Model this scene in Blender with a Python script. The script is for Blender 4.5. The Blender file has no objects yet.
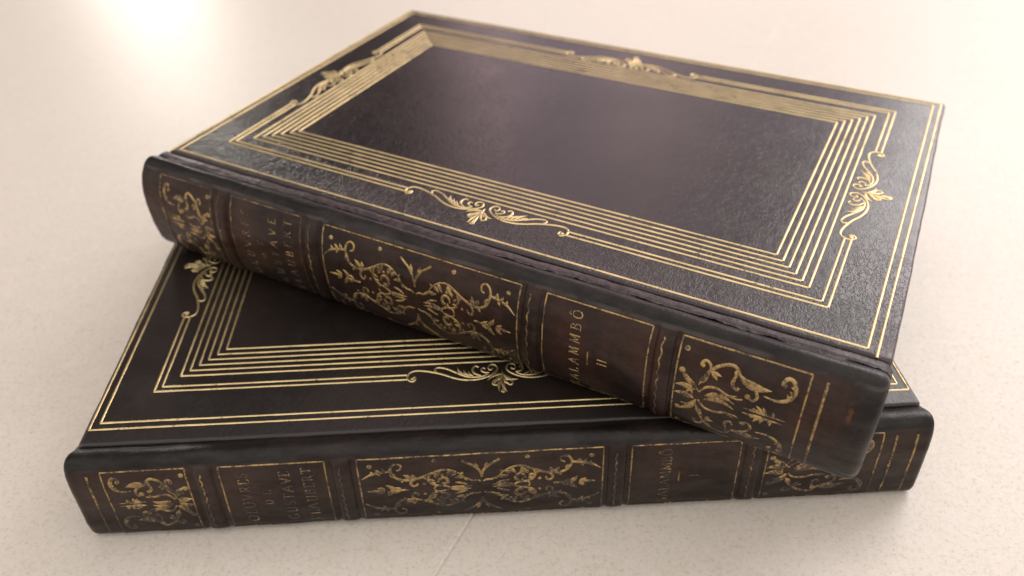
import bpy, bmesh, math, random
from mathutils import Vector, noise
random.seed(7)
S = 0.18                                   # height of a volume in metres; everything below is in book heights
C = bpy.context.scene.collection
PI = math.pi

# ------------------------------------------------------------------ node helpers
class NT:
    def __init__(s, tree): s.t = tree; s.n = tree.nodes; s.l = tree.links
    def new(s, typ, **kw):
        n = s.n.new(typ)
        for k, v in kw.items():
            if k.startswith('i_'):
                key = k[2:]; key = int(key) if key.isdigit() else key.replace('_', ' ')
                s.put(n.inputs[key], v)
            else: setattr(n, k, v)
        return n
    def put(s, sock, v):
        if isinstance(v, bpy.types.NodeSocket): s.l.new(v, sock)
        else:
            if sock.type == 'RGBA' and len(v) == 3: v = (*v, 1)
            sock.default_value = v
    def math(s, op, a, b=0.0, c=0.0, clamp=False):
        n = s.n.new('ShaderNodeMath'); n.operation = op; n.use_clamp = clamp
        for i, v in enumerate((a, b, c)): s.put(n.inputs[i], v)
        return n.outputs[0]
    def vmath(s, op, a, b):
        n = s.n.new('ShaderNodeVectorMath'); n.operation = op
        s.put(n.inputs[0], a)
        if op == 'SCALE': s.put(n.inputs['Scale'], b); return n.outputs[0]
        s.put(n.inputs[1], b)
        return n.outputs['Value'] if op == 'DOT_PRODUCT' else n.outputs[0]
    def step(s, v, a, b, lo=0.0, hi=1.0):
        n = s.n.new('ShaderNodeMapRange'); n.interpolation_type = 'SMOOTHSTEP'
        for i, q in enumerate((v, a, b, lo, hi)): s.put(n.inputs[i], q)
        return n.outputs[0]
    def mix(s, f, a, b, blend='MIX'):
        n = s.n.new('ShaderNodeMix'); n.data_type = 'RGBA'; n.blend_type = blend
        s.put(n.inputs[0], f); s.put(n.inputs[6], a); s.put(n.inputs[7], b)
        return n.outputs[2]
    def noise(s, vec, scale, detail=3, rough=.5, dist=0.0):
        n = s.new('ShaderNodeTexNoise'); s.put(n.inputs['Vector'], vec)
        n.inputs['Scale'].default_value = scale; n.inputs['Detail'].default_value = detail
        n.inputs['Roughness'].default_value = rough; n.inputs['Distortion'].default_value = dist
        return n.outputs['Fac']
    def vor(s, vec, scale, feature='DISTANCE_TO_EDGE'):
        n = s.new('ShaderNodeTexVoronoi'); n.feature = feature; s.put(n.inputs['Vector'], vec)
        n.inputs['Scale'].default_value = scale
        return n.outputs['Distance']
    def bump(s, h, strength, dist, normal=None):
        n = s.new('ShaderNodeBump'); n.inputs['Strength'].default_value = strength
        n.inputs['Distance'].default_value = dist; s.put(n.inputs['Height'], h)
        if normal is not None: s.put(n.inputs['Normal'], normal)
        return n.outputs[0]

def material(name):
    m = bpy.data.materials.new(name); m.use_nodes = True
    nt = NT(m.node_tree); nt.n.clear()
    out = nt.new('ShaderNodeOutputMaterial'); b = nt.new('ShaderNodeBsdfPrincipled')
    nt.l.new(b.outputs[0], out.inputs[0])
    geo = nt.new('ShaderNodeTexCoord').outputs['Object']
    co = nt.vmath('SCALE', geo, 1 / S)       # object position in book heights
    return m, nt, b, out, co

def sep(nt, v):
    n = nt.new('ShaderNodeSeparateXYZ'); nt.put(n.inputs[0], v); return n.outputs

def cover_leather(name, worn):
    m, nt, b, out, co = material(name)
    x, y, z = sep(nt, co)
    big = nt.noise(co, 6, 4, .6); mid = nt.noise(co, 38, 4, .6)
    col = nt.mix(nt.step(big, .3, .7), ((.012, .0085, .009) if worn else (.0105, .0078, .0068)), ((.024, .0165, .0160) if worn else (.0205, .0138, .0115)))
    col = nt.mix(nt.math('MULTIPLY', nt.step(mid, .5, .75), .35), col, (.027, .021, .023))
    # rubbed edges and joint
    wob = nt.math('MULTIPLY', nt.math('SUBTRACT', nt.noise(co, 45, 4, .65), .5), .016)
    dj = nt.math('ADD', y, wob)
    joint = nt.step(dj, .050, .026) if worn else nt.step(dj, .024, .010)
    col = nt.mix(nt.math('MULTIPLY', joint, .75 if worn else .35), col, (.040, .028, .031) if worn else (.025, .020, .021))
    col_edge = nt.math('MAXIMUM', nt.step(x, .9925, .998), nt.step(x, .0075, .002))
    col = nt.mix(nt.math('MULTIPLY', col_edge, nt.step(nt.noise(co, 30, 3), .35, .65)), col, (.070, .050, .052))
    nt.put(b.inputs['Base Color'], col)
    rg = nt.math('ADD', nt.step(nt.noise(co, 14, 4, .6), .3, .75, .20, .28), nt.step(y, .14, .05, 0, .09))
    nt.put(b.inputs['Roughness'], rg)
    b.inputs['Specular IOR Level'].default_value = .5
    # pebbled grain with creases
    warp = nt.new('ShaderNodeTexNoise'); nt.put(warp.inputs['Vector'], co); warp.inputs['Scale'].default_value = 60
    wv = nt.vmath('ADD', co, nt.vmath('SCALE', nt.vmath('SUBTRACT', warp.outputs['Color'], (.5, .5, .5)), .012))
    st = nt.vmath('MULTIPLY', wv, (1.0, .72, 1))
    cells = nt.step(nt.vor(st, 235, 'F1'), .9, .0)
    fine = nt.noise(co, 420, 2)
    rot = nt.new('ShaderNodeMapping'); nt.put(rot.inputs['Vector'], wv); rot.inputs['Rotation'].default_value = (0, 0, .75); rot.inputs['Scale'].default_value = (1.0, .42, 1)
    def ridge(scale, wd): return nt.step(nt.math('ABSOLUTE', nt.math('SUBTRACT', nt.noise(rot.outputs[0], scale, 3, .55, .5), .5)), 0.0, wd)
    crease = nt.math('MULTIPLY', ridge(72, .05), ridge(150, .06))
    amt = nt.step(nt.noise(co, 5, 2), .35, .65, .35, 1.0)
    near = nt.math('ADD', .24, nt.math('MULTIPLY', nt.step(nt.math('ADD', y, nt.math('MULTIPLY', nt.step(x, .80, .95), -.12)), .16, .03), .62 if worn else .15))
    h = nt.math('ADD', nt.math('MULTIPLY', cells, nt.math('MULTIPLY', amt, nt.math('MULTIPLY', near, .62))), nt.math('MULTIPLY', fine, .12))
    h = nt.math('ADD', h, nt.math('MULTIPLY', crease, nt.math('MULTIPLY', near, .75)))
    nt.put(b.inputs['Normal'], nt.bump(h, .52 if worn else .42, .00012))
    return m

def spine_leather(name, T, ztop, worn, brown, red):
    m, nt, b, out, co = material(name)
    x, y, z = sep(nt, co)
    wob = nt.math('MULTIPLY', nt.math('SUBTRACT', nt.noise(co, 40, 4, .65), .5), .012 if worn else .006)
    zz = nt.math('ADD', nt.math('DIVIDE', z, T), wob)
    face = nt.step(zz, ztop + .036, ztop + .006)
    tail = nt.step(nt.math('ADD', x, nt.math('MULTIPLY', wob, 1.6)), 1.002, .975) if worn else 1.0
    face = nt.math('MULTIPLY', face, tail)
    n1 = nt.noise(nt.vmath('MULTIPLY', co, (1, 1, .35)), 16, 5, .65); n2 = nt.noise(co, 120, 4, .6)
    br = nt.mix(nt.step(n1, .35, .66), brown, red)
    br = nt.mix(nt.math('MULTIPLY', nt.step(n2, .46, .75), .45), br, (.007, .0055, .0055))
    streak = nt.noise(nt.vmath('MULTIPLY', co, (.8, 1, 2.2)), 14, 5, .7)
    br = nt.mix(nt.math('MULTIPLY', nt.step(streak, .5, .75), .22), br, (.009, .007, .007))
    under_shade = nt.step(zz, .62, .12)  # shade towards the underside of the back, painted into the leather colour
    br = nt.mix(nt.math('MULTIPLY', under_shade, .6), br, (.008, .006, .005))
    # rubbed patches, paler on the ridges
    br = nt.mix(nt.math('MULTIPLY', nt.step(nt.noise(co, 55, 5, .7), .62, .80), .28), br, (.070, .043, .034))
    blk = nt.mix(nt.step(nt.noise(nt.vmath('MULTIPLY', co, (1, 1, 3)), 22, 5, .65), .35, .7), (.006, .0046, .0044), (.018, .0120, .0110))
    col = nt.mix(face, blk, br)
    # torn rim of the repaired back and crack along the joint
    rim = nt.math('MULTIPLY', nt.step(zz, ztop + .004, ztop + .016), nt.step(zz, ztop + .042, ztop + .028))
    rim = nt.math('MULTIPLY', rim, nt.step(nt.noise(co, 26, 3), .42, .62))
    col = nt.mix(nt.math('MULTIPLY', rim, .55 if worn else .2), col, (.075, .060, .055))
    if worn:
        top = nt.step(z, T * .8, T * .9); yw = nt.math('ADD', y, nt.math('MULTIPLY', wob, .6))
        lip = nt.math('MULTIPLY', nt.step(yw, .0045, .0065), top)
        col = nt.mix(nt.math('MULTIPLY', lip, .85), col, nt.mix(nt.step(n2, .35, .65), (.030, .021, .0235), (.080, .057, .062)))
        groove = nt.math('MULTIPLY', nt.step(yw, .0166, .0188), top)
        col = nt.mix(groove, col, (.020, .010, .005))
        ck = nt.math('ABSOLUTE', nt.math('SUBTRACT', nt.math('ADD', yw, nt.math('MULTIPLY', nt.math('SUBTRACT', nt.noise(co, 18, 4, .7), .5), .006)), .0042))
        crack = nt.math('MULTIPLY', nt.math('MULTIPLY', nt.step(ck, .0022, .0010), top), nt.step(nt.noise(nt.vmath('MULTIPLY', co, (1, .2, .2)), 15, 4, .6), .36, .5))
        col = nt.mix(crack, col, (.003, .002, .005))
        nick = nt.math('MULTIPLY', nt.step(nt.math('ABSOLUTE', nt.math('SUBTRACT', nt.math('ADD', x, wob), .985)), .0035, .0012), nt.step(nt.math('ABSOLUTE', nt.math('SUBTRACT', z, T * .78)), T * .11, T * .03))
        col = nt.mix(nt.math('MULTIPLY', nick, nt.step(nt.noise(co, 90, 3), .45, .6)), col, (.075, .030, .012))
    nt.put(b.inputs['Base Color'], col)
    gl = nt.step(nt.noise(nt.vmath('MULTIPLY', co, (.5, 1.4, 1.8)), 26, 5, .68), .36, .66)
    nt.put(b.inputs['Roughness'], nt.mix(face, nt.mix(gl, (.33,) * 3, (.44,) * 3), nt.mix(n1, (.26,) * 3, (.42,) * 3)))
    spec = nt.math('ADD', nt.math('SUBTRACT', nt.math('MULTIPLY', gl, -.14), nt.math('MULTIPLY', face, .04)), .36)
    if worn: spec = nt.math('MULTIPLY', spec, nt.math('SUBTRACT', 1.0, nt.math('MAXIMUM', crack, groove), clamp=True))
    nt.put(b.inputs['Specular IOR Level'], spec)
    h = nt.math('ADD', nt.math('MULTIPLY', nt.noise(nt.vmath('MULTIPLY', co, (1, 1, .5)), 95, 5, .62), 1.0), nt.math('MULTIPLY', nt.vor(co, 210), .5))
    wr = nt.math('ADD', nt.noise(nt.vmath('MULTIPLY', co, (7, 1, 1)), 22, 4, .6), nt.math('MULTIPLY', nt.noise(nt.vmath('MULTIPLY', co, (.4, 2, 3)), 40, 4, .65), 1.4))          # fine cross wrinkles on the shoulder
    h = nt.math('ADD', h, nt.math('MULTIPLY', nt.math('SUBTRACT', 1.0, face), nt.math('MULTIPLY', wr, .6)))
    h = nt.math('ADD', h, nt.math('MULTIPLY', face, .7 if worn else .25))
    nt.put(b.inputs['Normal'], nt.bump(h, .45, .0002))
    return m

def gilding(name, colour, keep_lo, keep_hi, scale, dark, fade=None, rough=.34):
    """gold leaf, rubbed through to the leather in places"""
    m, nt, b, out, co = material(name)
    x, y, z = sep(nt, co)
    n = nt.noise(co, scale, 5, .68); pit = nt.noise(co, 330, 2, .5)
    w = nt.math('ADD', n, nt.math('MULTIPLY', nt.math('SUBTRACT', pit, .5), .45))
    if fade is not None: w = nt.math('SUBTRACT', w, nt.step(z, fade[0], fade[1], fade[2], 0))
    keep = nt.step(w, keep_lo, keep_hi)
    tint = nt.mix(nt.noise(co, 26, 3), tuple(c * .48 for c in colour), tuple(min(1, c * 1.12) for c in colour))
    nt.put(b.inputs['Base Color'], nt.mix(keep, dark, tint))
    nt.put(b.inputs['Metallic'], nt.math('MULTIPLY', keep, .92))
    nt.put(b.inputs['Roughness'], nt.step(pit, .3, .7, rough - .05, rough + .12))
    nt.put(b.inputs['Normal'], nt.bump(nt.math('ADD', nt.noise(co, 240, 3, .6), nt.math('MULTIPLY', keep, .5)), .55, .00009))
    return m

def paper_mat():
    m, nt, b, out, co = material('paper_edges')
    ln = nt.noise(nt.vmath('MULTIPLY', co, (1.5, 1.5, 330)), 1.6, 3, .6)
    col = nt.mix(nt.step(ln, .3, .7), (.30, .24, .16), (.62, .55, .42))
    nt.put(b.inputs['Base Color'], nt.mix(nt.math('MULTIPLY', nt.noise(co, 9, 4), .4), col, (.32, .22, .12)))
    b.inputs['Roughness'].default_value = .8
    nt.put(b.inputs['Normal'], nt.bump(ln, .5, .0002))
    return m

def table_mat():
    m, nt, b, out, co = material('cream_laminate')
    cloud = nt.noise(co, 3.2, 4, .6); mot = nt.noise(co, 30, 5, .7); grain = nt.noise(co, 160, 3, .7)
    base = nt.mix(nt.step(cloud, .3, .7), (.635, .582, .515), (.66, .607, .545))
    base = nt.mix(nt.step(mot, .35, .68), base, (.68, .615, .56))
    base = nt.mix(nt.math('MULTIPLY', nt.step(grain, .46, .74), .46), base, (.50, .43, .36))
    # small fibres and flecks printed in the laminate
    warp = nt.new('ShaderNodeTexNoise'); nt.put(warp.inputs['Vector'], co); warp.inputs['Scale'].default_value = 9
    wv = nt.vmath('ADD', co, nt.vmath('SCALE', nt.vmath('SUBTRACT', warp.outputs['Color'], (.5, .5, .5)), .03))
    for k, (sx, sy, sc, th, c, a) in enumerate([(1, .8, 150, .71, (.46, .37, .30), .34), (.8, 1, 125, .71, (.48, .42, .38), .28),
                                          (.8, .9, 260, .69, (.44, .33, .26), .36), (1, .9, 70, .68, (.72, .66, .59), .35)]):
        f = nt.noise(nt.vmath('MULTIPLY', nt.vmath('ADD', wv, (3.1 * k, 1.7 * k, 0)), (sx, sy, 1)), sc, 2, .55)
        base = nt.mix(nt.math('MULTIPLY', nt.step(f, th - .09, th), a), base, c)
    nt.put(b.inputs['Base Color'], base)
    nt.put(b.inputs['Roughness'], nt.step(grain, .3, .7, .37, .45))
    b.inputs['Specular IOR Level'].default_value = .5
    nt.put(b.inputs['Normal'], nt.bump(nt.math('ADD', nt.noise(co, 110, 3, .6), nt.math('MULTIPLY', mot, .2)), .22, .00006))
    return m

# ------------------------------------------------------------------ object helpers
def link(name, bm, mat, parent=None, smooth=True):
    me = bpy.data.meshes.new(name); bm.to_mesh(me); bm.free()
    if smooth is True:
        for p in me.polygons: p.use_smooth = True
    me.materials.append(mat)
    o = bpy.data.objects.new(name, me); C.objects.link(o)
    if parent: o.parent = parent
    return o

def thing(name, label, cat, group=None):
    o = bpy.data.objects.new(name, None); C.objects.link(o)
    o.empty_display_size = .02
    o['label'] = label; o['category'] = cat
    if group: o['group'] = group
    return o

# ------------------------------------------------------------------ 2-D drawing -> gilt relief on a surface
def crom(pts, step):
    """Catmull-Rom through (x, y[, w]) points, resampled"""
    P = [pts[0]] + list(pts) + [pts[-1]]; out = []
    for i in range(1, len(P) - 2):
        p0, p1, p2, p3 = P[i - 1], P[i], P[i + 1], P[i + 2]
        n = max(2, int(math.dist(p1[:2], p2[:2]) / step))
        for k in range(n):
            t = k / n
            out.append(tuple(.5 * ((2 * b) + (c - a) * t + (2 * a - 5 * b + 4 * c - d) * t * t + (3 * b - a - 3 * c + d) * t ** 3)
                             for a, b, c, d in zip(p0, p1, p2, p3)))
    out.append(tuple(pts[-1])); return out

class Gilt:
    """collects strokes in surface coordinates; surf(u, v, h) gives the 3-D point"""
    def __init__(s, surf, lift=.00035, height=.0007, fine=1.0):
        s.bm = bmesh.new(); s.f = surf; s.k = fine; s.l = lift; s.h = height
    def ribbon(s, pts, closed=False):
        """pts: (u, v, width)"""
        n = len(pts); rows = []
        for i, p in enumerate(pts):
            a = pts[(i - 1) % n] if (i or closed) else pts[0]
            b = pts[(i + 1) % n] if (i < n - 1 or closed) else pts[-1]
            dx, dy = b[0] - a[0], b[1] - a[1]; L = math.hypot(dx, dy) or 1
            nx, ny = -dy / L, dx / L; w = p[2] / 2 * s.k; hh = s.l + min(s.h, p[2] * .28)
            rows.append([s.bm.verts.new(s.f(p[0] + nx * w * k, p[1] + ny * w * k, z)) for k, z in
                         ((-1, s.l * .3), (-.45, hh * .86), (.45, hh * .86), (1, s.l * .3))])
        for i in range(n if closed else n - 1):
            r, q = rows[i], rows[(i + 1) % n]
            for k in range(3): s.bm.faces.new((r[k], r[k + 1], q[k + 1], q[k]))
    def line(s, a, b, w, step=.01):
        n = max(1, int(math.dist(a, b) / step))
        s.ribbon([(a[0] + (b[0] - a[0]) * k / n, a[1] + (b[1] - a[1]) * k / n, w * (1 + random.uniform(-.12, .12))) for k in range(n + 1)])
    def stroke(s, pts, w, taper=(0.5, 0.5), step=.0012):
        r = crom([p[:2] for p in pts], step); n = len(r) - 1
        s.ribbon([(p[0], p[1], w * (taper[0] + (1 - taper[0]) * min(1, i / n * 3)) * (taper[1] + (1 - taper[1]) * min(1, (n - i) / n * 3))) for i, p in enumerate(r)])
    def leaf(s, a, b, w, bend=0.0):
        """a pointed leaf from a to b"""
        L = math.dist(a, b); nx, ny = -(b[1] - a[1]) / L, (b[0] - a[0]) / L; out = []
        for i in range(9):
            t = i / 8; k = math.sin(PI * t ** .75); o = bend * math.sin(PI * t) * L
            out.append((a[0] + (b[0] - a[0]) * t + nx * o, a[1] + (b[1] - a[1]) * t + ny * o, max(w * k, w * .08)))
        s.ribbon(out)
    def dot(s, c, r):
        m = 10; top = s.bm.verts.new(s.f(c[0], c[1], s.l + s.h))
        ring = [s.bm.verts.new(s.f(c[0] + r * math.cos(2 * PI * k / m), c[1] + r * math.sin(2 * PI * k / m), s.l * .3)) for k in range(m)]
        for k in range(m): s.bm.faces.new((ring[k], ring[(k + 1) % m], top))
    def done(s, name, mat, parent):
        bmesh.ops.recalc_face_normals(s.bm, faces=s.bm.faces)
        bmesh.ops.scale(s.bm, vec=(S, S, S), verts=s.bm.verts)
        return link(name, s.bm, mat, parent)

# ------------------------------------------------------------------ measured layout (book heights)
W = .6729; JO = .0152
O1, O2, M1, M2, I1, I6 = .0058, .0161, .0652, .0732, .0913, .1387
LW = .0030

def board_mesh(z0, z1, seed, y0=-.004, r=.006, splay=0.0):
    """a leather covered board: rounded rectangle with soft, slightly uneven edges"""
    x0, x1, y1 = 0.0, 1.0, W
    out = []
    def side(a, b):
        n = int(math.dist(a, b) / .009)
        for k in range(n): out.append((a[0] + (b[0] - a[0]) * k / n, a[1] + (b[1] - a[1]) * k / n))
    def arc(cx, cy, t0):
        for k in range(6):
            t = t0 + PI / 2 * k / 6; out.append((cx + r * math.cos(t), cy + r * math.sin(t)))
    side((x0 + r, y0), (x1 - r, y0)); arc(x1 - r, y0 + r, -PI / 2)
    side((x1, y0 + r), (x1, y1 - r)); arc(x1 - r, y1 - r, 0)
    side((x1 - r, y1), (x0 + r, y1)); arc(x0 + r, y1 - r, PI / 2)
    side((x0, y1 - r), (x0, y0 + r)); arc(x0 + r, y0 + r, PI)
    out = [(px + (splay * (1 - py / W) + splay * .1 if px > .5 else 0), py) for px, py in out]
    bm = bmesh.new(); rings = []
    n = len(out)
    def inset(i, d):
        a, b = out[i - 1], out[(i + 1) % n]; dx, dy = b[0] - a[0], b[1] - a[1]; L = math.hypot(dx, dy)
        return out[i][0] - dy / L * d, out[i][1] + dx / L * d
    R = .0042
    prof = [(.0055, z0)] + [(R * (1 - math.sin(t)), z0 + R * (1 - math.cos(t))) for t in [PI / 2 * k / 4 for k in range(5)]] \
         + [(R * (1 - math.cos(t)), z1 - R + R * math.sin(t)) for t in [PI / 2 * k / 4 for k in range(5)]] + [(.0055, z1)]
    for d, z in prof:
        ring = []
        for i in range(n):
            j = noise.noise(Vector((out[i][0] * 9 + seed, out[i][1] * 9, z * 20))) * .0011 + noise.noise(Vector((out[i][0] * 34 + seed, out[i][1] * 34, z * 50))) * .0007 if d < .005 else 0
            px, py = inset(i, d + j); ring.append(bm.verts.new((px * S, py * S, z * S)))
        rings.append(ring)
    for a, b in zip(rings, rings[1:]):
        for i in range(n):
            f = bm.faces.new((a[i], a[(i + 1) % n], b[(i + 1) % n], b[i])); f.smooth = True
    bm.faces.new(list(reversed(rings[0]))); bm.faces.new(rings[-1])
    return bm

class Profile:
    """section of the back in (y, z), arc-length parametrised from the top joint downwards"""
    def __init__(s, pts):
        c = crom(pts, .0012); s.p = c; s.s = [0]
        for a, b in zip(c, c[1:]): s.s.append(s.s[-1] + math.dist(a, b))
    def at(s, t):
        t = min(max(t, 0), s.s[-1] - 1e-6); lo, hi = 0, len(s.s) - 1
        while hi - lo > 1:
            m = (lo + hi) // 2
            if s.s[m] <= t: lo = m
            else: hi = m
        k = (t - s.s[lo]) / (s.s[hi] - s.s[lo]); a, b = s.p[lo], s.p[hi]
        i0, i1 = max(lo - 2, 0), min(hi + 2, len(s.p) - 1)
        dy, dz = s.p[i1][0] - s.p[i0][0], s.p[i1][1] - s.p[i0][1]; L = math.hypot(dy, dz)
        return a[0] + (b[0] - a[0]) * k, a[1] + (b[1] - a[1]) * k, dz / L, -dy / L     # y, z, outward normal (y, z)
    def find(s, z):
        """arc length where the outer side passes height z"""
        best = None
        for p, q in zip(s.p, s.s):
            if p[0] < -.02 and (best is None or abs(p[1] - z) < best[0]): best = (abs(p[1] - z), q)
        return best[1]

# serif capitals as strokes: (x, y) in a unit-height cell, third item thick (1) or thin (0)
GLYPH = {
 'A': (.86, [((.05, 0), (.42, 1), 0), ((.42, 1), (.80, 0), 1), ((.18, .36), (.63, .36), 0)], [(.05, 0), (.80, 0)]),
 'B': (.70, [((.15, 0), (.15, 1), 1)], [(.10, 0), (.10, 1)], [[(.15, 1), (.45, .98), (.55, .77), (.42, .55), (.15, .53)], [(.42, .54), (.64, .42), (.60, .08), (.40, .01), (.15, 0)]]),
 'D': (.80, [((.15, 0), (.15, 1), 1)], [(.10, 0), (.10, 1)], [[(.15, 1), (.48, .96), (.70, .70), (.70, .30), (.48, .04), (.15, 0)]]),
 'E': (.66, [((.15, 0), (.15, 1), 1), ((.15, 1), (.56, 1), 0), ((.15, .52), (.46, .52), 0), ((.15, 0), (.60, 0), 0), ((.56, 1), (.57, .82), 0), ((.60, 0), (.62, .2), 0)], [(.10, 0), (.10, 1)]),
 'F': (.62, [((.15, 0), (.15, 1), 1), ((.15, 1), (.56, 1), 0), ((.15, .52), (.46, .52), 0), ((.56, 1), (.57, .80), 0)], [(.12, 0), (.10, 1)]),
 'G': (.86, [((.72, .40), (.72, .05), 1)], [(.72, .42)], [[(.70, .78), (.56, .97), (.34, .97), (.12, .72), (.12, .28), (.34, .03), (.56, .03), (.72, .10)]]),
 'I': (.36, [((.18, 0), (.18, 1), 1)], [(.18, 0), (.18, 1)]),
 'L': (.62, [((.15, 0), (.15, 1), 1), ((.15, 0), (.56, 0), 0), ((.56, 0), (.58, .22), 0)], [(.12, 0), (.15, 1)]),
 'M': (.98, [((.12, 0), (.16, 1), 0), ((.16, 1), (.47, .10), 1), ((.47, .10), (.80, 1), 0), ((.80, 1), (.84, 0), 1)], [(.12, 0), (.84, 0), (.14, 1), (.82, 1)]),
 'O': (.88, [], [], [[(.44, .98), (.18, .85), (.10, .5), (.18, .15), (.44, .02), (.70, .15), (.78, .5), (.70, .85), (.44, .98)]]),
 'R': (.76, [((.15, 0), (.15, 1), 1), ((.36, .50), (.70, 0), 1)], [(.12, 0), (.10, 1), (.70, 0)], [[(.15, 1), (.46, .97), (.56, .75), (.42, .53), (.15, .50)]]),
 'S': (.62, [], [], [[(.50, .80), (.40, .97), (.20, .95), (.11, .76), (.22, .58), (.42, .45), (.53, .25), (.42, .04), (.20, .02), (.09, .22)]]),
 'T': (.74, [((.37, 0), (.37, 1), 1), ((.06, 1), (.68, 1), 0), ((.06, 1), (.05, .82), 0), ((.68, 1), (.69, .82), 0)], [(.37, 0)]),
 'U': (.84, [((.15, 1), (.15, .35), 1), ((.70, 1), (.70, .35), 0)], [(.15, 1), (.70, 1)], [[(.15, .38), (.20, .10), (.42, .01), (.64, .10), (.70, .38)]]),
 'V': (.84, [((.06, 1), (.42, 0), 1), ((.42, 0), (.78, 1), 0)], [(.06, 1), (.78, 1)]),
}
def lettering(g, text, x, y0, y1, size, caret=None):
    """text runs from y0 to y1 on the back (towards the front board); tops of the letters face the head"""
    adv = [GLYPH[c][0] * size for c in text]; gap = ((y1 - y0) - sum(adv)) / max(1, len(text) - 1)
    y = y0
    for c, a in zip(text, adv):
        G = GLYPH[c]
        def M(p): return (x - (p[1] - .5) * size, y + p[0] * size)
        for p, q, th in G[1]: g.line(M(p), M(q), size * (.17 if th else .10), .003)
        for p in G[2]: g.line(M((p[0] - .11, p[1])), M((p[0] + .13, p[1])), size * .09, .003)
        for cur in (G[3] if len(G) > 3 else []): g.stroke([M(p) for p in cur], size * .15, (.7, .7), .0008)
        if caret and c == 'O':
            g.line(M((.26, 1.12)), M((.44, 1.34)), size * .11, .003); g.line(M((.44, 1.34)), M((.62, 1.12)), size * .11, .003)
        y += a + gap

# panels along the back
PA0, PA1, PT0, PT1, PC0, PC1, PS0, PS1, PL0, PL1 = .036, .1309, .1688, .2897, .3265, .6125, .6457, .7737, .8073, .942

def board_ornament(g, c, d, n):
    """scrolled ornament replacing the middle of the double fillet; c centre, d along, n outward"""
    U = .1135
    for sgn in (1, -1):
        def M(p):
            a, b = (p[0] - 632) / 557 * sgn, p[1]
            return (c[0] + d[0] * a * U + n[0] * b * U, c[1] + d[1] * a * U + n[1] * b * U)
        B = lambda x, y: M((x, (y - (112 + (632 - x) * .055)) / 379))
        g.stroke([B(*p) for p in [(78, 150), (92, 142), (94, 160), (72, 170), (48, 156), (48, 130), (80, 108), (150, 106), (250, 122), (330, 145), (400, 156), (480, 152), (550, 131), (592, 105), (604, 82), (585, 62), (556, 66), (546, 84), (560, 96), (574, 86)]], .0032, (.8, .7))
        g.stroke([B(*p) for p in [(222, 112), (212, 96), (235, 84), (290, 92), (350, 115), (420, 137), (500, 136), (545, 116)]], .0033, (.7, .6))
        g.dot(B(219, 108), .0022); g.dot(B(76, 152), .0026)
        for p, q, w in (((405, 128), (352, 82), 22), ((430, 132), (392, 96), 20), ((455, 134), (420, 104), 18), ((380, 124), (330, 100), 14)):
            g.leaf(B(*p), B(*q), w / 6600 * 1.25, .12)
        g.stroke([B(*p) for p in [(505, 132), (462, 118), (448, 92), (466, 72), (488, 80)]], .0030, (.6, .8))
        g.stroke([B(*p) for p in [(550, 112), (520, 110), (502, 98), (512, 82), (528, 90)]], .0026, (.6, .8))
        # half of the palmette
        g.leaf(B(628, 118), B(538, 160), .0052, -.16)
        g.leaf(B(630, 128), B(578, 192), .0050, -.12)
        g.stroke([B(*p) for p in [(632, 130), (612, 150), (580, 158), (570, 178), (592, 186), (606, 170)]], .0026)
        g.leaf(B(632, 140), B(608, 226), .0042, -.08)
    g.leaf(B(632, 96), B(632, 232), .0040); g.dot(B(632, 218), .0034)

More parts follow.
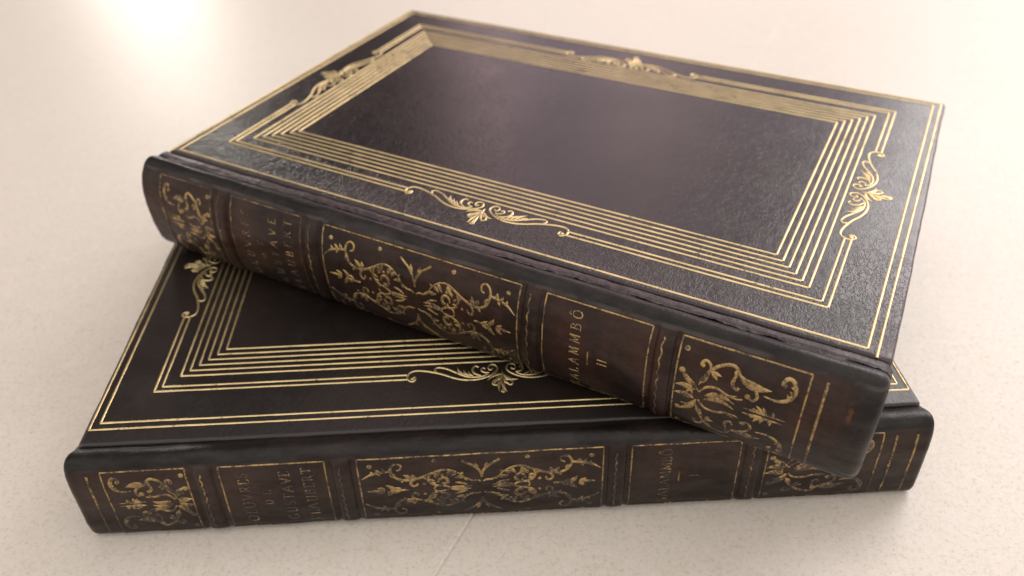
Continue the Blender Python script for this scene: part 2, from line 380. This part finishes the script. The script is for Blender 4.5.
def center_ornament(g, xc, sc, ks):
    """foliage scrolls of the large panel: one quarter, mirrored four ways"""
    k = 1 / 6600
    for sx in (1, -1):
        for sy in (1, -1):
            def B(x, y):
                x -= (y - 395) * .17 * (1014 - x) / 950
                return (xc + (x - 1014) * k * sx, sc + (y - 395) * k * sy * ks)
            P = lambda *pts: [B(*p) for p in pts]
            g.dot(B(640, 140), .0031); g.dot(B(125, 160), .0031)
            g.stroke(P((345, 205), (372, 196), (374, 168), (340, 152), (304, 164), (290, 198), (308, 245), (352, 285), (430, 302), (520, 286), (610, 252), (690, 222), (770, 228), (840, 262), (885, 305)), .0040, (.7, .4))
            g.stroke(P((70, 275), (130, 238), (190, 222), (250, 214), (292, 210)), .0038, (.3, 1))
            for a, b, w in (((205, 222), (170, 190), .0050), ((240, 218), (225, 180), .0055), ((215, 222), (200, 250), .0042), ((300, 230), (345, 280), .0068), ((450, 296), (395, 248), .0068), ((470, 292), (465, 245), .0062), ((690, 226), (645, 290), .0075), ((780, 232), (740, 282), .0062), ((820, 250), (775, 285), .0055), ((880, 300), (800, 300), .0066)):
                g.leaf(B(*a), B(*b), w, .1)
            g.stroke(P((525, 286), (470, 308), (456, 338), (480, 362), (510, 348), (500, 330)), .0036, (.5, .9))
            g.stroke(P((606, 254), (592, 300), (615, 342), (660, 362), (705, 372)), .0036, (.5, .5))
            g.stroke(P((672, 330), (684, 302), (722, 294), (748, 322), (735, 350), (712, 346)), .0046, (.6, .9))
            g.stroke(P((640, 395), (655, 370), (700, 366), (760, 388), (750, 395)), .0036)
            for a, b, w in (((602, 300), (648, 318), .0046), ((612, 336), (655, 335), .0044), ((705, 372), (700, 335), .0042), ((845, 268), (870, 245), .0040), ((560, 268), (575, 300), .0042), ((150, 232), (135, 205), .0036), ((400, 300), (385, 325), .0040), ((880, 304), (905, 330), .0044)):
                g.leaf(B(*a), B(*b), w, .1)
            g.stroke(P((885, 305), (930, 330), (975, 332), (1004, 345)), .0034, (.8, .5)); g.stroke(P((800, 345), (845, 352), (900, 372)), .0034, (.5, .6))
            g.dot(B(560, 345), .0022); g.dot(B(655, 275), .0026); g.dot(B(700, 270), .0022)
            # bud between the scrolls
            g.stroke(P((858, 148), (905, 172), (955, 200), (1000, 245), (1010, 300)), .0038, (.9, .4)); g.leaf(B(975, 225), B(966, 168), .0062); g.leaf(B(950, 198), B(985, 205), .0045)
            g.leaf(B(765, 388), B(935, 384), .0058, .05)
            # spray on the axis
            g.leaf(B(255, 392), B(195, 362), .0060, .1); g.leaf(B(330, 392), B(262, 340), .0062, .1); g.leaf(B(385, 394), B(325, 366), .0050, .1)
        B = lambda x, y: (xc + (x - 1014) * k * sx, sc + (y - 395) * k * ks)
        g.line(B(300, 395), B(455, 395), .0034, .004); g.leaf(B(255, 395), B(120, 395), .0055)

def end_ornament(g, x0, x1, sc, half, flip):
    """flower, fruit and scrolls of the two end panels; upper half mirrored down"""
    for sy in (1, -1):
        def B(x, y):
            dx, dy = x - 100, y - 40; a = (dx * 267 + 45 * dy) / 188880; b = (670 * dy - 222 * dx) / 188880
            if flip: a = 1 - a
            return (x0 + a * (x1 - x0), sc - (1 - min(b, 1.0)) * half * sy)
        P = lambda *pts: [B(*p) for p in pts]
        g.dot(B(130, 100), .0032)
        g.stroke(P((200, 290), (228, 245), (262, 216), (310, 195), (370, 194), (402, 216), (416, 246), (450, 270), (500, 300)), .0040, (.4, .8))
        g.leaf(B(420, 262), B(585, 330), .0105, .08)
        g.stroke(P((262, 216), (258, 184), (232, 164), (210, 180), (224, 194)), .0036, (.7, .9)); g.dot(B(220, 186), .0026)
        g.leaf(B(262, 222), B(322, 248), .0062); g.leaf(B(268, 226), B(300, 268), .0050); g.leaf(B(205, 282), B(262, 222), .0066)
        g.leaf(B(405, 222), B(388, 250), .0050); g.stroke(P((400, 245), (380, 285), (402, 318), (416, 304)), .0040, (.6, .8))
        g.stroke(P((452, 284), (498, 318), (512, 358), (488, 378), (458, 352)), .0036, (.5, .8)); g.dot(B(464, 355), .0034)
        g.stroke(P((545, 352), (610, 378), (668, 376), (700, 338), (688, 290), (655, 274), (636, 296), (654, 308)), .0046, (.3, .9))
        for p, q in (((672, 372), (660, 345)), ((692, 352), (672, 330)), ((700, 325), (676, 312))): g.leaf(B(*p), B(*q), .0034)
        # fruit
        g.stroke(P((200, 330), (244, 304), (300, 312), (350, 345), (400, 368), (438, 372)), .0038, (.6, .4))
        g.leaf(B(232, 352), B(395, 402), .0080, -.18)
        for q in ((380, 345), (410, 352)): g.leaf(B(370, 358), B(*q), .003)
        # flower towards the band
        g.leaf(B(196, 310), B(104, 190), .0075, -.1); g.leaf(B(180, 320), B(62, 284), .0085, .08); g.stroke(P((196, 325), (160, 268), (120, 250)), .0030)
        g.stroke(P((165, 342), (152, 322), (130, 330), (136, 345)), .0034); g.dot(B(108, 205), .0036)
        # leaf spray near the scroll
        for p, q in (((520, 448), (485, 420)), ((555, 462), (545, 415)), ((590, 475), (600, 440)), ((540, 455), (510, 405))): g.leaf(B(*p), B(*q), .0046, .1)
        g.leaf(B(440, 420), B(660, 495), .0044)

def make_book(label, T, prof_pts, ztop, volume, worn, mats):
    cover, back, gold, sgold, letter = mats
    root = thing('book', label, 'book', 'two volumes of one leather bound set')
    TH = .0175
    # ---- boards
    fb = link('front_board', board_mesh(T - TH, T, 3.3 if worn else 8.1, .0220 if worn else -.004, r=.006, splay=.0095 if worn else 0), cover, root, None)
    link('back_board', board_mesh(0, TH, 5.7), cover, root, None)
    top = lambda u, v, h: (u, v, T + h)
    def frame(g, off, cut=None, skip=()):
        x0, x1, y0, y1 = off, 1 - off, off + JO, W - off
        sides = dict(joint=((x0, y0), (x1, y0)), tail=((x1, y0), (x1, y1)), fore=((x1, y1), (x0, y1)), head=((x0, y1), (x0, y0)))
        for nm, (a, b) in sides.items():
            if nm in skip: continue
            if cut is None: g.line(a, b, LW)
            else:
                L = math.dist(a, b); m = .5
                t0, t1 = m - cut / L, m + cut / L
                q = lambda t: (a[0] + (b[0] - a[0]) * t, a[1] + (b[1] - a[1]) * t)
                g.line(a, q(t0), LW); g.line(q(t1), b, LW)
    g = Gilt(top); frame(g, O1, None, ('joint',) if worn else ()); frame(g, O2); g.done('gilt_outer_border', gold, fb)
    # the inner double fillet is broken by an ornament on every side: four corner pieces
    def corner(cx, cy, sx, sy):
        g = Gilt(top)
        for m in (M1, M2):
            px = m if cx == 0 else 1 - m; py = m + JO if cy == 0 else W - m
            g.line((px, py), (.5 - sx * .118, py), LW); g.line((px, py), (px, (JO + W) / 2 - sy * .118), LW)
        g.done('gilt_corner_fillet', gold, fb)
    for cx in (0, 1):
        for cy in (0, 1): corner(cx, cy, 1 - 2 * cx, 1 - 2 * cy)
    g = Gilt(top)
    for k in range(6): frame(g, I1 + (I6 - I1) * k / 5)
    g.done('gilt_line_border', gold, fb)
    mm = (M1 + M2) / 2; ym = (JO + W) / 2
    for c, d, n in (((.5, mm + JO), (1, 0), (0, -1)), ((1 - mm, ym), (0, 1), (1, 0)), ((.5, W - mm), (-1, 0), (0, 1)), ((mm, ym), (0, -1), (-1, 0))):
        g = Gilt(top); board_ornament(g, c, d, n); g.done('gilt_ornament', gold, fb)
    # ---- pages
    bm = bmesh.new()
    v = []
    for z in (TH - .0005, T - TH + .0005):
        for x in (.012, .988):
            for k in range(9):
                y = -.015 + (W - .002) * k / 8
                v.append(bm.verts.new((x * S, y * S, z * S)))
    def V(zi, xi, k): return v[zi * 18 + xi * 9 + k]
    for k in range(8):
        bm.faces.new((V(0, 0, k), V(0, 0, k + 1), V(0, 1, k + 1), V(0, 1, k))); bm.faces.new((V(1, 0, k), V(1, 1, k), V(1, 1, k + 1), V(1, 0, k + 1)))
        for xi in (0, 1): bm.faces.new((V(0, xi, k), V(1, xi, k), V(1, xi, k + 1), V(0, xi, k + 1)))
    for k in (0, 8): bm.faces.new((V(0, 0, k), V(0, 1, k), V(1, 1, k), V(1, 0, k)))
    bmesh.ops.recalc_face_normals(bm, faces=bm.faces)
    link('text_block', bm, PAPER, root, None)
    # ---- back
    pr = Profile(prof_pts); tot = pr.s[-1]
    X0, X1 = (-.003 if worn else -.004), (1.0125 if worn else 1.002)
    sA = pr.find(ztop * T); sC = pr.find(.5 * T); half = sC - sA; sB = sC + half
    bands = [((PA1 + PT0) / 2), ((PT1 + PC0) / 2), ((PC1 + PS0) / 2), ((PS1 + PL0) / 2)]
    def wear(x, s):
        return (noise.noise(Vector((x * 24, s * 60, 2.0 + T))) * .0009 + noise.noise(Vector((x * 5, s * 16, 9.0 + T))) * .0012 + noise.noise(Vector((x * 70, s * 110, 4.0 + T))) * .0003)
    def surf(x, s, h):
        y, z, ny, nz = pr.at(s); e = 0
        # shallow creases where the bands meet the panels
        for b in bands:
            for q in (-.0125, .0125):
                e -= .0019 * math.exp(-((x - b - q) / .0022) ** 2) * min(1, max(0, (s - sA + .01) / .01))
        endr = min(x - X0, X1 - x); e -= .0026 * max(0, 1 - endr / .006) ** 2
        if worn: e -= .0060 * max(0, 1 - (X1 - x) / .013) ** 2
        k = e + h + wear(x, s) * min(1, s / .02)
        return (x, y + ny * k, max(z + nz * k, .0004))
    bm = bmesh.new(); NX, NS = 420, 72; grid = []
    for i in range(NX + 1):
        x = X0 + (X1 - X0) * i / NX
        grid.append([bm.verts.new(tuple(S * q for q in surf(x, tot * j / NS, 0))) for j in range(NS + 1)])
    for i in range(NX):
        for j in range(NS): bm.faces.new((grid[i][j], grid[i][j + 1], grid[i + 1][j + 1], grid[i + 1][j]))
    # inner wall gives the leather its thickness at head and tail
    for xi, i in ((0, 0), (1, NX)):
        inn = []
        for j in range(NS + 1):
            y, z, ny, nz = pr.at(tot * j / NS)
            inn.append(bm.verts.new(((X0 if xi == 0 else X1) * S, (y - ny * .010) * S, max(z - nz * .010, .0004) * S)))
        for j in range(NS): bm.faces.new((grid[i][j], inn[j], inn[j + 1], grid[i][j + 1]))
    bmesh.ops.recalc_face_normals(bm, faces=bm.faces)
    sp = link('spine', bm, back, root)
    # raised bands
    for b in bands:
        bm = bmesh.new(); rows = []
        for i in range(13):
            q = -1 + 2 * i / 12; hh = .0036 * (1 - q ** 4) - .0006
            rows.append([bm.verts.new(tuple(S * w for w in surf(b + q * .0115, sA - .004 + (sB - sA + .008) * j / 40, hh * min(1, j / 3, (40 - j) / 3) - .0004 * (j in (0, 40))))) for j in range(41)])
        for i in range(12):
            for j in range(40): bm.faces.new((rows[i][j], rows[i][j + 1], rows[i + 1][j + 1], rows[i + 1][j]))
        bmesh.ops.recalc_face_normals(bm, faces=bm.faces)
        link('raised_band', bm, back, sp)
    # tooled wavy line over each band
    for b in bands:
        g = Gilt(lambda x, s, h: surf(x, s, h + .0031)); n = 60
        g.ribbon([(b - .002 + .0009 * math.sin(k * .8), sA + .006 + (sB - sA - .012) * k / n, .0022) for k in range(n)])
        g.done('gilt_band_line', letter, sp)
    # framed panels, lines at head and tail
    pans = [(PA0, PA1), (PT0, PT1), (PC0, PC1), (PS0, PS1), (PL0, PL1)]
    for x0, x1 in pans:
        g = Gilt(surf)
        g.line((x0, sA), (x1, sA), .0020); g.line((x1, sA), (x1, sB), .0020, .004); g.line((x1, sB), (x0, sB), .0020); g.line((x0, sB), (x0, sA), .0020, .004)
        g.done('gilt_panel_frame', letter if worn and x0 < .3 else sgold, sp)
    for x in ((.020, .958, .983) if not worn else (.958,)):
        g = Gilt(surf); g.line((x, sA + .003), (x, sB), .0028, .004); g.done('gilt_end_line', sgold, sp)
    g = Gilt(surf, fine=.98); center_ornament(g, (PC0 + PC1) / 2, sC, half / .0447); g.done('spine_ornament', sgold, sp)
    g = Gilt(surf, fine=.98); end_ornament(g, PL0, PL1, sC, half, False); g.done('spine_ornament', sgold, sp)
    g = Gilt(surf, fine=.98); end_ornament(g, PA0, PA1, sC, half, True); g.done('spine_ornament', sgold, sp)
    # lettering; on the back "up" runs against the arc, so use reversed arc
    rs = lambda x, v, h: surf(x, sC - v, h)
    q = half
    g = Gilt(rs)
    lettering(g, 'OEUVRES', .194, -q * .80, q * .80, .0125); lettering(g, 'DE', .218, -q * .22, q * .22, .0095)
    lettering(g, 'GUSTAVE', .242, -q * .80, q * .80, .0120); lettering(g, 'FLAUBERT', .268, -q * .86, q * .86, .0120)
    g.done('author_lettering', letter, sp)
    g = Gilt(rs); lettering(g, 'SALAMMBO', .687, -q * .88, q * .88, .0120, True)
    g.line((.704, -q * .16), (.704, q * .16), .0020, .003); lettering(g, volume, .722, -.0022 - .003 * (len(volume) - 1), .0022 + .003 * (len(volume) - 1), .0115)
    g.done('title_lettering', sgold if worn else letter, sp)
    return root

PAPER = paper_mat()
TL, TU = .1187, .1411
ZU = .1187 + .0056
L_pts = [(.030, .905 * TL), (.012, .93 * TL), (.004, .945 * TL), (-.0065, .985 * TL), (-.016, 1.028 * TL), (-.026, 1.035 * TL), (-.0345, 1.0 * TL), (-.0390, .92 * TL), (-.0418, .80 * TL), (-.0442, .55 * TL),
         (-.0458, .35 * TL), (-.0462, .18 * TL), (-.0440, .06 * TL), (-.036, .010 * TL), (-.015, .006 * TL), (.020, .006 * TL)]
U_pts = [(.034, .90 * TU), (.0235, .955 * TU), (.0205, .990 * TU), (.0165, 1.000 * TU), (.0080, 1.004 * TU), (.0045, .994 * TU), (.0010, 1.012 * TU), (-.008, 1.042 * TU), (-.0175, 1.022 * TU), (-.0258, .965 * TU), (-.0338, .86 * TU), (-.0388, .72 * TU), (-.0408, .56 * TU),
         (-.0400, .40 * TU), (-.0370, .24 * TU), (-.030, .09 * TU), (-.019, .02 * TU), (-.004, .006 * TU), (.020, .006 * TU)]
GOLD = (.88, .685, .36); SG = (.54, .365, .155)
lower = make_book('lower leather book flat on the table, half covered by the other, spine numeral I', TL, L_pts, .93, 'I', False,
    (cover_leather('black_grained_leather', False), spine_leather('faded_spine_leather', TL, .93, False, (.020, .0108, .0085), (.036, .0190, .0140)),
     gilding('cover_gilding', GOLD, .20, .43, 60, (.030, .022, .016)), gilding('spine_gilding', SG, .37, .64, 75, (.030, .019, .014), (.25 * TL, .55 * TL, .12)),
     gilding('lettering_gilding', SG, .44, .74, 75, (.030, .019, .014), (.35 * TL, .8 * TL, .06))))
upper = make_book('upper leather book lying askew on top, whole gilt framed cover visible, spine numeral II', TU, U_pts, .962, 'II', True,
    (cover_leather('rubbed_black_leather', True), spine_leather('worn_brown_spine_leather', TU, .962, True, (.015, .0072, .0055), (.038, .0145, .0095)),
     gilding('bright_cover_gilding', GOLD, .20, .43, 60, (.034, .024, .018)), gilding('bright_spine_gilding', SG, .34, .61, 75, (.034, .018, .012), (.2 * TU, .5 * TU, .10)),
     gilding('worn_lettering_gilding', SG, .45, .70, 60, (.034, .018, .012), (.2 * TU, .7 * TU, .10))))
upper.location = (.0121 * S, .4172 * S, ZU * S); upper.rotation_euler = (0, 0, -.5343)

# ------------------------------------------------------------------ the table: two leaves meeting in a fine seam
bm = bmesh.new()
a = Vector((.4129, -.1173)); d = (Vector((1.1932, 1.2849)) - a).normalized(); n = Vector((-d.y, d.x))
gap, bev = .00025, .0032
def leaf(sgn):
    prof = [(gap, -.05), (gap, -.0016), (gap + bev * .3, -.0005), (gap + bev, 0), (.02, 0), (7.5, 0), (7.5, -.15)]
    rows = []
    for t in (-7, 8):
        rows.append([bm.verts.new((*((a + d * t + n * sgn * p) * S), z * S)) for p, z in prof])
    for k in range(len(prof) - 1):
        f = bm.faces.new((rows[0][k], rows[0][k + 1], rows[1][k + 1], rows[1][k])); f.smooth = k < 3
leaf(1); leaf(-1)
rows = [[bm.verts.new((*((a + d * t + n * s) * S), -.0013 * S)) for s in (-.01, .01)] for t in (-7, 8)]
bm.faces.new((rows[0][0], rows[0][1], rows[1][1], rows[1][0]))
bmesh.ops.recalc_face_normals(bm, faces=bm.faces)
for f in bm.faces:
    if f.normal.z < -.5: f.normal_flip()
tb = link('tabletop', bm, table_mat(), None, None)
tb['kind'] = 'structure'; tb['label'] = 'cream flecked laminate tabletop with a fine seam running under both books'

# ------------------------------------------------------------------ light of the room
w = bpy.data.worlds.new('World'); bpy.context.scene.world = w; w.use_nodes = True
nt = NT(w.node_tree); nt.n.clear()
out = nt.new('ShaderNodeOutputWorld'); bg = nt.new('ShaderNodeBackground'); nt.l.new(bg.outputs[0], out.inputs[0])
dv = nt.new('ShaderNodeTexCoord').outputs['Generated']
x, y, z = sep(nt, dv)
upw = nt.step(z, -.1, .9)
col = nt.mix(upw, (1.52, 1.42, 1.31), (2.12, 2.0, 1.86))
back = nt.math('MULTIPLY', nt.step(y, .05, .4), nt.step(z, .93, .74))
az = nt.math('ADD', nt.math('DIVIDE', x, nt.math('MULTIPLY', nt.math('MAXIMUM', y, .05), 1 / .6)), .4, clamp=True)
ramp = nt.new('ShaderNodeValToRGB'); ramp.color_ramp.interpolation = 'EASE'; nt.put(ramp.inputs[0], az)
stops = [(-.45, (.22, .19, .18)), (-.30, (.16, .14, .14)), (-.095, (.16, .135, .135)), (-.045, (.7, .55, .54)), (.005, (3.9, 2.8, 2.85)), (.09, (1.25, 1.08, 1.30)), (.215, (2.9, 2.15, 2.15)), (.32, (1.6, 1.30, 1.38)), (.44, (1.35, 1.10, 1.16)), (.62, (2.2, 1.8, 1.92))]
el = ramp.color_ramp.elements
for i, (p, c) in enumerate(stops):
    e = el[i] if i < 2 else el.new(p * .6 + .4)
    e.position = p * .6 + .4; e.color = (*c, 1)
col = nt.mix(back, col, ramp.outputs[0])
nt.put(bg.inputs[0], col); bg.inputs[1].default_value = .6

def area(name, loc, target, sx, sy, power, colour):
    L = bpy.data.lights.new(name, 'AREA'); L.shape = 'RECTANGLE'; L.size = sx; L.size_y = sy; L.energy = power; L.color = colour
    o = bpy.data.objects.new(name, L); C.objects.link(o); o.location = loc
    o.rotation_euler = (Vector(target) - Vector(loc)).to_track_quat('-Z', 'Y').to_euler()
    return o
area('window_light', (-.56, 1.58, .365), (-.05, .2, 0), .17, .17, 2.6, (1, .95, .86))
area('bright_window_light', (.80, .62, .62), (.17, .08, 0), .6, .6, 5.3, (1, .98, .935))

# ------------------------------------------------------------------ camera
cam = bpy.data.cameras.new('camera'); co = bpy.data.objects.new('camera', cam); C.objects.link(co)
co.location = (.4876 * S, -.6579 * S, .8407 * S); co.rotation_euler = (.9025, .0179, -.0506)
cam.sensor_width = 36; cam.lens = 814.08 / 1024 * 36; cam.clip_start = .005; cam.clip_end = 50
cam.dof.use_dof = True; cam.dof.focus_distance = .93 * S; cam.dof.aperture_fstop = 13
sc = bpy.context.scene; sc.camera = co
sc.view_settings.view_transform = 'Standard'; sc.view_settings.look = 'None'; sc.view_settings.exposure = 0; sc.view_settings.gamma = 1
